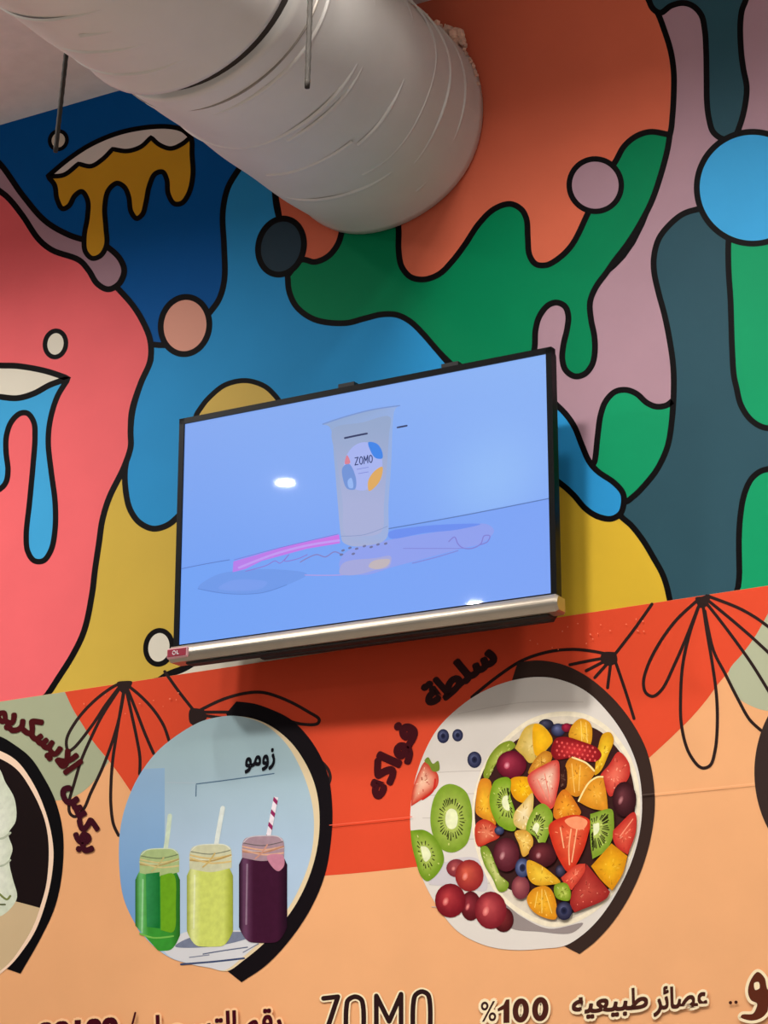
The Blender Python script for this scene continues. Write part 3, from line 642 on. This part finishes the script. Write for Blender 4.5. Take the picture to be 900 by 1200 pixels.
bprint('lettering', 'dark wine Arabic word running down beside the ice cream photo', lambda p:
       lettering(p, ar([0xfe91, 0xfeee, 0xfedb, 0xfeb2]), along([(76, 922), (86, 944), (92, 962), (97, 1000)], 30), (60, 12, 26), .06))
def zomo(p):
    for w_, col in ((9.5, CRE), (5.6, (44, 24, 24))):
        e = (w_-5.6)/2
        p.stroke([(379, 1170), (396, 1168, 1), (376, 1228, 1), (398, 1226)], w_, col, smooth=False)
        p.stroke([(406, 1214), (406, 1180), (408, 1172), (416, 1168), (423, 1171), (425.5, 1179), (425.5, 1212), (423, 1222), (416, 1226), (408, 1223)], w_, col, True)
        p.stroke([(441, 1225), (441, 1167, 1), (456, 1197, 1), (470, 1165, 1), (470, 1223)], w_, col, smooth=False)
        p.stroke([(484.5, 1210), (484.5, 1175), (487, 1166), (494, 1162), (501, 1165), (503.5, 1173), (503.5, 1208), (501, 1218), (494, 1222), (487, 1219)], w_, col, True)
bprint('lettering', 'tall thin dark capitals cut by the lower frame edge', zomo)
def pct(p):
    for gr, col in ((2.6, CRE), (0, (74, 34, 26))):
        one = [(583, 1182), (590, 1177.5), (593, 1171.5), (597, 1171), (597, 1198.6), (590, 1199), (590, 1183), (583.5, 1185.5)]
        if gr: p.stroke(one+[one[0]], gr*2, col, smooth=False)
        p.poly(one, col, smooth=False)
        for cx, cy in ((610.3, 1184.2), (633.2, 1182.6)):
            p.stroke([tuple(k) for k in ellipse(cx, cy, 6.3, 11, 4, 14)], 6.6+2*gr, col, True)
    for off, col in ((.11, CRE), (.0, (60, 34, 30))):
        lettering(p, '%', straight((563, 1197), (582, 1196), 33), col, off)
bprint('lettering', 'bold brown number with a percent sign and cream outline', pct)
def nat(word, a_, b_):
    def fn(p):
        for off, col in ((.12, CRE), (.03, (70, 34, 26))): lettering(p, ar(word), straight(a_, b_, 34), col, off)
    return fn
bprint('lettering', 'left brown Arabic word with cream outline at the lower right', nat([0xfec3, 0xfe92, 0xfef4, 0xfecc, 0xfef4, 0xfeea], (670, 1188), (760, 1181)))
bprint('lettering', 'right brown Arabic word with cream outline at the lower right', nat([0xfecb, 0xfebc, 0xfe8e, 0xfe8b, 0xfeae], (767, 1183), (829, 1178)))
for x_, y_ in ((856, 1175), (862.5, 1174.5)):
    bprint('printed_dot', None, lambda p: p.poly([tuple(k) for k in ellipse(x_, y_, 2, 2, 0, 8)], (70, 34, 26)))
for q_, w_, c_ in (([(386, 967), (483, 957)], 1.0, (236, 100, 72)), ([(752, 931.5), (766, 930)], 1.3, (84, 68, 60)), ([(767, 930), (884, 918)], .9, (243, 184, 134))):
    bprint('sheet_seam', None, lambda p: p.stroke(q_, w_, c_, cap=False))
rnd = random.Random(3)
def specks(p):
    for k in range(28):
        x_ = rnd.choice((rnd.uniform(95, 215), rnd.uniform(600, 760))); y_ = edge(x_)+rnd.uniform(8, 38)
        p._put(ellipse(x_, y_, rnd.uniform(.5, 1.2), rnd.uniform(.5, 1.3), 0, 6), [tuple(range(6))], (236, 130, 100))
tag(bprint('dust_specks', 'tiny pale dust specks on the red field', specks), kind='stuff')
WAW = [(888, 1139), (896, 1146), (900, 1160), (910, 1163), (935, 1161), (935, 1175), (902, 1177), (899, 1186), (892, 1193), (880, 1196), (868, 1192), (870, 1189), (882, 1188), (886, 1182), (887, 1176), (880, 1172), (876.5, 1162), (880, 1148)]
bprint('lettering', 'large brown Arabic letter cut by the right frame edge', lambda p: (
    p.stroke(WAW, 7, CRE, True), p.poly(WAW, (92, 42, 26)), p.poly([(884, 1152), (889, 1151), (890, 1158), (885, 1160)], CRE)))
def reg(p):
    for off, col in ((.10, (250, 200, 150)), (.025, (66, 8, 22))):
        lettering(p, ar([0x0631, 0xfed7, 0xfee2, 0x20, 0xfe8d, 0xfedf, 0xfe98, 0xfeb4, 0xfea0, 0xfef4, 0xfede]), straight((166, 1217), (332, 1207), 36), col, off)
        lettering(p, '00100', straight((44, 1225), (138, 1218), 36), col, off+.03)
    p.stroke([(158.5, 1187), (152, 1212)], 2.4, (66, 8, 22))
bprint('lettering', 'dark wine Arabic line cut by the lower frame edge', reg)
bpy.data.objects.remove(_to)

# ---------------------------------------------------------------- the television
TVS = .988                                     # how far out from the wall it hangs
TC = CAM+(np.array([-2.92543, 5.27060, 3.75816])-CAM)*TVS; TW = 1.18*TVS
rx, ry, rz = 0.0440764, 0.02529652, -0.02651166; TH = 0.6665
TM = np.array(Matrix.Rotation(rz, 3, 'Z') @ Matrix.Rotation(rx, 3, 'X') @ Matrix.Rotation(ry, 3, 'Y'))
tv = empty('television', TC, 'flat black television with a silver lower strip hanging on the mural wall, screen lit', 'television')
tv.rotation_euler = Matrix(TM.tolist()).to_euler()
TN = TM @ np.array([0, -1.0, 0])
def on_tv(u, v, off=0.0):                       # pixel -> local point of the screen plane
    d = ray(u, v); t = ((TC+TN*off-CAM) @ TN)/(d @ TN); p = CAM+d*t
    return TM.T @ (p-TC)
hx, hz = TW/2, TH/2*TVS
BZ = .017
def tvb(name, boxes, material, label=None, bev=0.0, parent=tv):
    s = Shape()
    for b_ in boxes: s.box(*b_, bev=bev)
    return s.build(name, material, parent, label, local=True)
tvb('bezel', [(-hx-BZ, hx+BZ, -.006, .018, hz, hz+BZ), (-hx-BZ, -hx, -.006, .018, -hz-.006, hz+BZ), (hx, hx+BZ, -.006, .018, -hz-.006, hz+BZ), (-hx, hx, -.004, .018, -hz-.006, -hz)], M['black'])
tvb('case_back', [(-hx-.012, hx+.012, .018, .04, -hz-.012, hz+.012)], M['blackmatt'], bev=.006)
tvb('case_bulge', [(on_tv(288, 740)[0], on_tv(640, 700)[0], .04, .09, -hz-.056, hz*.35)], M['blackmatt'], bev=.015)
# silver strip: half round bar under the glass
s = Shape(); n = 10; prof = [(-.012-.012*math.sin(math.pi*k/n), -hz-.006-.046*(k/n)) for k in range(n+1)]+[(.035, -hz-.052), (.035, -hz-.008)]
xs = [(-hx-.026, .8), (-hx-.02, 1), (hx+.016, 1), (hx+.024, .8)]
v = []; f = []
for x, k in xs:
    for y, z in prof: v.append((x, y*k, (z+hz+.029)*k-hz-.029))
N = len(prof)
for i in range(3):
    for k in range(N): j = (k+1) % N; f.append((i*N+k, i*N+j, i*N+N+j, i*N+N+k))
f.append(tuple(range(N-1, -1, -1))); f.append(tuple(range(3*N, 4*N)))
strip = mesh('lower_strip', v, f, M['silver'], tv, 'brushed silver strip', local=True)
tvb('badge', [(-hx-.024, -hx+.048, -.028, -.02, -hz-.044, -hz-.014)], M['badgerim'], 'red badge with a pale rim', .003, strip)
tvb('badge_plate', [(-hx-.020, -hx+.042, -.0292, -.027, -hz-.039, -hz-.018)], M['badge'], None, .0, strip)
s = Shape()
s.tube([(-hx+.003+.005*math.cos(q*math.pi/6), -.0298, -hz-.0285+.0055*math.sin(q*math.pi/6)) for q in range(13)], .0013, 6)
s.box(-hx+.012, -hx+.0145, -.0305, -.029, -hz-.034, -hz-.023).box(-hx+.012, -hx+.019, -.0305, -.029, -hz-.034, -hz-.0315)
s.build('badge_mark', M['white'], strip, 'small white mark', local=True)
tvb('rear_shell_lip', [(-hx+.02, hx-.01, .0, .04, -hz-.058, -hz-.050)], M['blackmatt'], 'black underside behind the strip', .004)
# wall mount, its hooks show over the top edge
s = Shape()
for px in (397, 519):
    x = on_tv(px, 452)[0]
    s.box(x-.02, x+.02, .046, .062, -hz*.6, hz+.035).box(x-.026, x+.026, .040, .195, hz+.022, hz+.047).box(x-.018, x+.018, .062, .19, hz*.2, hz*.45)
s.build('mount_bracket', M['blackmatt'], tv, 'black steel hooks showing above the top edge', local=True)

# the lit picture
SL = [0.0008]
def sprint(name, label, fn, parent):
    pr = Print(SL[0], on_tv); fn(pr); SL[0] = pr.z
    return pr.build(name, parent, label, M['screen'], local=True)
gx, gz = 24, 14; v = []; f = []; c = []
for j in range(gz+1):
    for i in range(gx+1):
        a_, b_ = i/gx, j/gz
        v.append((-hx+a_*TW, -.0004, -hz+b_*TH))
        top = mix((134, 172, 246), (142, 184, 250), a_); bot = mix((112, 162, 250), (124, 162, 250), a_)
        k = mix(bot, top, b_); h_ = math.exp(-((a_-.86)**2/.02+(b_-.5)**2/.05)); c.append(rgb(mix(k, (158, 202, 255), .6*h_)))
for j in range(gz):
    for i in range(gx): q = j*(gx+1)+i; f.append((q, q+1, q+gx+2, q+gx+1))
screen = mesh('screen', v, f, M['screen'], tv, 'lit pale blue screen showing a cup on a white table', c, local=True)
Q = lambda *p: T(200, 580, 3.75, p)
Q2 = lambda *p: T(430, 580, 3.75, p)
Q3 = lambda *p: T(370, 440, 6.0, p)
sprint('pictured_table', 'slightly deeper blue table in the picture', lambda p: (
    p.poly([(213, 666.7, 1), (266, 656, 1), (456, 620, 1), (644.6, 584, 1), (645.8, 695, 1), (211, 755, 1)], lambda u, v: mix((116, 166, 250), (126, 166, 250), (u-210)/430), smooth=False),
    p.stroke([(213.3, 666.4), (240, 661), (269, 656)], 1.0, (92, 128, 206)),
    p.stroke([(455, 619.6), (540, 604.5), (644, 584)], 1.3, (88, 122, 190))), screen)
sprint('pictured_puddle', 'blue shaded ellipse on the pictured table', lambda p: (
    p.poly(Q((120, 408), (200, 352), (330, 330), (480, 328), (600, 348), (500, 400), (400, 432), (260, 435), (170, 425)), (112, 156, 238)),
    p.poly(Q((210, 410), (260, 378), (350, 372), (425, 385), (400, 410), (300, 422)), (122, 160, 242)),
    p.stroke(Q((120, 412), (250, 434), (400, 430), (510, 395)), .8, (92, 134, 214))), screen)
sprint('pictured_glow', 'magenta stripe on the pictured table', lambda p: (
    p.poly(Q((272, 340), (276, 292), (500, 228), (740, 174), (744, 212), (600, 236), (400, 290), (330, 325)), lambda u, v: mix((186, 128, 240), (206, 116, 232), (u-272)/130), smooth=False),
    p.stroke(Q((300, 320), (450, 262), (600, 222), (740, 200)), 2.6, (196, 156, 248)),
    p.stroke(Q((280, 285), (480, 232), (735, 172)), .8, (126, 120, 220)),
    p.stroke(Q((330, 335), (420, 310), (460, 290), (480, 300), (520, 262), (500, 290), (560, 280), (600, 262)), 1.0, (140, 120, 214)),
    p.stroke(Q((570, 295), (640, 262), (680, 272), (720, 250), (760, 262), (800, 240)), 1.4, (132, 130, 200)),
    p.stroke(Q((590, 352), (740, 352), (900, 335)), 1.2, (176, 160, 232))), screen)
sprint('pictured_puddle', 'lavender pool right of the pictured cup', lambda p: (
    p.poly([(398, 665), (404, 648), (450, 634), (520, 622), (570, 614), (579, 622), (566, 636), (540, 643), (500, 654), (462, 664), (425, 674)], (144, 162, 242)),
    p.poly(Q2((95, 165), (200, 142), (380, 128), (500, 128), (400, 152), (250, 168), (100, 190)), (106, 144, 244)),
    p.poly([(398, 672), (402, 660), (440, 654), (458, 652), (456, 664), (440, 668), (415, 674)], (166, 170, 224)),
    p.poly([(432, 664), (436, 658), (450, 655), (457, 656), (454, 663), (442, 667)], (196, 184, 190)),
    p.stroke(Q2((360, 205), (385, 185), (400, 215), (420, 232), (460, 235), (500, 215), (515, 180), (540, 180), (530, 205), (500, 218)), 1.3, (128, 126, 216)),
    p.stroke(Q2((160, 235), (280, 235), (430, 235)), .9, (130, 136, 222)), p.stroke(Q2((200, 300), (300, 275), (400, 245)), 1.2, (130, 136, 222))), screen)
CUPP = Q3((44, 344, 1), (120, 312), (200, 292), (400, 242), (592, 212, 1), (560, 236), (545, 300), (532, 600), (512, 900), (504, 1130), (470, 1168), (360, 1196), (250, 1200), (190, 1170), (178, 1130), (155, 900), (130, 600), (98, 362))
sprint('pictured_cup', 'milky plastic cup in the picture', lambda p: (
    p.poly(CUPP, lambda u, v: mix(mix((148, 172, 214), (166, 178, 218), min(1, max(0, (v-500)/120))), (150, 178, 232), max(0, (u-440)/25))),
    p.poly(Q3((120, 380), (330, 330), (520, 290), (515, 420), (480, 900), (460, 1100), (330, 1130), (210, 1120), (190, 900), (150, 600)), lambda u, v: mix((150, 170, 208), (170, 178, 220), min(1, max(0, (v-500)/90)))),
    p.stroke(Q3((50, 342), (200, 292), (400, 240), (590, 212)), 1.5, (120, 150, 214)),
    p.stroke(Q3((180, 1130), (340, 1120), (505, 1060)), .9, (140, 156, 204)),
    p.stroke(Q3((205, 440), (280, 424), (360, 408)), 2.2, (44, 56, 100)), p.stroke(Q3((575, 366), (640, 353)), 2.0, (44, 56, 100)),
    [p.poly([tuple(k) for k in ellipse(x, y, 2.2, 1.3, -20, 8)], (112, 116, 160)) for x, y in ((402, 645), (410, 642), (418, 643), (427, 640), (435, 641), (443, 638), (452, 637), (400, 650), (414, 649))]), screen)
sprint('pictured_label', 'round white cup label with coloured leaves', lambda p: (
    p.poly([tuple(k) for k in ellipse(425.5, 546.5, 22.5, 28.5, 10, 24)], (168, 182, 244)),
    p.poly(Q3((370, 470), (430, 480), (465, 530), (468, 582), (420, 580), (385, 530)), (58, 134, 236)),
    p.poly(Q3((375, 812), (368, 745), (410, 675), (468, 642), (466, 700), (435, 765)), (226, 172, 96)),
    p.poly(Q3((188, 650), (232, 620), (282, 720), (275, 800), (220, 795), (192, 730)), (112, 148, 218)),
    p.poly(Q3((205, 622), (220, 560), (242, 615)), (220, 130, 150)),
    p.poly(Q3((225, 740), (250, 720), (262, 790), (235, 790)), (150, 184, 246)),
    p.stroke(Q3((276, 580), (298, 575), (276, 630), (298, 625)), 1.1, (30, 48, 110), smooth=False),
    p.stroke(Q3((310, 585), (318, 572), (328, 580), (328, 612), (320, 624), (310, 614)), 1.1, (30, 48, 110), True),
    p.stroke(Q3((340, 620), (341, 568), (353, 600), (365, 562), (366, 614)), 1.1, (30, 48, 110), smooth=False),
    p.stroke(Q3((377, 573), (385, 561), (395, 569), (396, 600), (388, 612), (378, 602)), 1.1, (30, 48, 110), True),
    p.stroke(Q3((290, 660), (370, 645)), .8, (130, 140, 220)), p.stroke(Q3((300, 690), (370, 678)), .8, (130, 140, 220))), screen)

# ---------------------------------------------------------------- the ventilation duct
duct = empty('ventilation_duct', (-2.9, 4.3, 4.9), 'large round pale wrapped ventilation duct running into the mural wall', 'duct')
DD = np.array([-0.0165, 0.9973, 0.0713]); DC = np.array([-2.9132, 5.4, 4.9868])
def axis(y): return DC+DD*((y-5.4)/DD[1])
def section(name, y0, y1, r, label, wob=.004, step=.05, lips=(0, 0), material=None):
    n = 72; ys = list(np.arange(y0, y1-1e-6, step))+[y1]; rnd = random.Random(int(y0*97)); v = []; f = []
    ph = [rnd.uniform(0, 6.28) for _ in range(6)]
    for y in ys:
        c = axis(y)
        for k in range(n):
            q = 2*math.pi*k/n
            rr = r+wob*(math.sin(3*q+ph[0]+y*3)+.7*math.sin(5*q+ph[1]-y*7)+.5*math.sin(y*19+ph[2]+2*q))
            for yl, hgt in ((y0, lips[0]), (y1, lips[1])):
                if hgt: rr += hgt*math.exp(-((y-yl)/.02)**2)
            v.append(c+rr*np.array([math.cos(q), 0, math.sin(q)]))
    for i in range(len(ys)-1):
        for k in range(n): j = (k+1) % n; f.append((i*n+k, i*n+j, i*n+n+j, i*n+n+k))
    f.append(tuple(range(n-1, -1, -1))); f.append(tuple(range((len(ys)-1)*n, len(ys)*n)))
    return mesh(name, v, f, material or M['duct'], duct, label, smooth=True)
R0 = .336
section('duct_section', 1.2, 4.262, .352, 'nearer duct length with a rounded open lip', .004, .05, (0, .009))
section('duct_joint', 4.2, 4.36, .324, 'gap between two duct lengths, its shade painted in as a dark tone', .0, .05, material=M['gap'])
section('duct_section', 4.33, 5.392, R0, 'duct length that enters the wall', .0035, .04, (.004, .004))
def ring(y, h, w_, name='duct_seam', material=None, r=R0, wav=.0, a0=0, a1=360):
    n = 90; v = []; f = []; prof = [(-w_, -.004), (-w_*.5, h*.8), (0, h), (w_*.5, h*.8), (w_, -.004)]; m_ = len(prof)
    full = a1-a0 >= 360; K = n if full else n+1
    for k in range(K):
        q = math.radians(a0+(a1-a0)*k/n); yy = y+wav*math.sin(q*2+y*9)+wav*.6*math.sin(q*5+y*5)
        for dy, dr in prof:
            v.append(axis(yy+dy)+(r+.002+dr)*np.array([math.cos(q), 0, math.sin(q)]))
    for k in range(n):
        j = (k+1) % K
        for i in range(m_-1): f.append((k*m_+i, j*m_+i, j*m_+i+1, k*m_+i+1))
    return mesh(name, v, f, material or M['seam'], duct, smooth=True)
for y, h, w_, wv, a0, a1 in ((4.47, .004, .006, .003, 0, 360), (4.69, .0035, .007, .006, 200, 330), (4.72, .0025, .006, .012, 280, 420), (4.90, .0025, .005, .010, 250, 300),
                        (4.93, .003, .006, .012, 300, 430), (5.06, .003, .006, .014, 290, 400), (5.12, .003, .007, .008, 215, 300), (5.16, .003, .006, .012, 310, 420), (5.27, .003, .006, .008, 300, 400)):
    ring(y, h*.5, w_*1.3, wav=wv, a0=a0, a1=a1)
for y, h, w_, wv, a0, a1 in ((4.16, .002, .006, .01, 220, 330), (4.02, .003, .007, .012, 200, 300), (3.93, .003, .007, .01, 260, 400), (3.84, .002, .006, .01, 190, 280), (3.62, .005, .010, .006, 0, 360), (3.4, .005, .01, .006, 0, 360)):
    ring(y, h*.5, w_*1.3, wav=wv, r=.350, a0=a0, a1=a1)
ring(4.425, .003, .003, 'duct_strap', M['strap'], wav=.002)
# torn foam and plaster where the duct enters the wall
rnd = random.Random(11); s = Shape()
for k in range(170):
    q = math.radians(rnd.uniform(34, 100) if k % 6 else rnd.uniform(8, 34)); rr = R0+rnd.uniform(-.006, .03)*(1 if math.degrees(q) > 34 else .12); rad = rnd.uniform(.003, .016)*(1 if math.degrees(q) > 34 else .45)
    c = np.array([DC[0]+rr*math.cos(q), D-rnd.uniform(.022, .045), DC[2]+rr*math.sin(q)])
    V = []
    for a_, b_ in ((0, 1), (0, -1)):
        V.append(c+np.array([0, 0, rad*b_]))
    m_ = 6
    for lz in (.5, -.5):
        for t in range(m_): V.append(c+rad*.87*np.array([math.cos(t*math.pi/3)*rnd.uniform(.7, 1.2), math.sin(t*math.pi/3)*rnd.uniform(.7, 1.2), lz/.87]))
    F = []
    for t in range(m_):
        u = (t+1) % m_; F += [(0, 2+t, 2+u), (1, 2+m_+u, 2+m_+t), (2+t, 2+m_+t, 2+m_+u, 2+u)]
    s.add(V, F)
tag(s.build('foam_collar', M['foam'], duct, 'crumbly orange foam around the duct at the wall'), kind='stuff')

# ---------------------------------------------------------------- hanger rods
def rod(top, bottom, label):
    t, b_ = np.array(top), np.array(bottom)
    e = empty('hanger_rod', tuple(t), label, 'rod', None)
    n = 60; pts = [t+(b_-t)*k/n for k in range(n+1)]
    s = Shape(); s.tube(pts, [.0072 if k % 2 else .0064 for k in range(n+1)], 10)
    s.build('threaded_bar', M['rod'], e, smooth=True)
    s = Shape(); s.tube([t, t-np.array([0, 0, .012])], .028, 16); s.build('ceiling_plate', M['rod'], e)
    return e
def at_y(u, v, y): d = ray(u, v); return CAM+d*(y/d[1])
b1, m1 = at_y(65, 178, 4.42), at_y(79, 50, 4.42); k = (CEIL-b1[2])/(m1[2]-b1[2])
rod(b1+(m1-b1)*k, b1, 'thin grey hanger rod hanging left of the duct in front of the navy paint')
b2, m2 = at_y(360, 103, 4.2), at_y(363.5, 0, 4.2); k = (CEIL-b2[2])/(m2[2]-b2[2])
rod(b2+(m2-b2)*k, b2, 'thin grey hanger rod hanging in front of the duct, right one of the two')
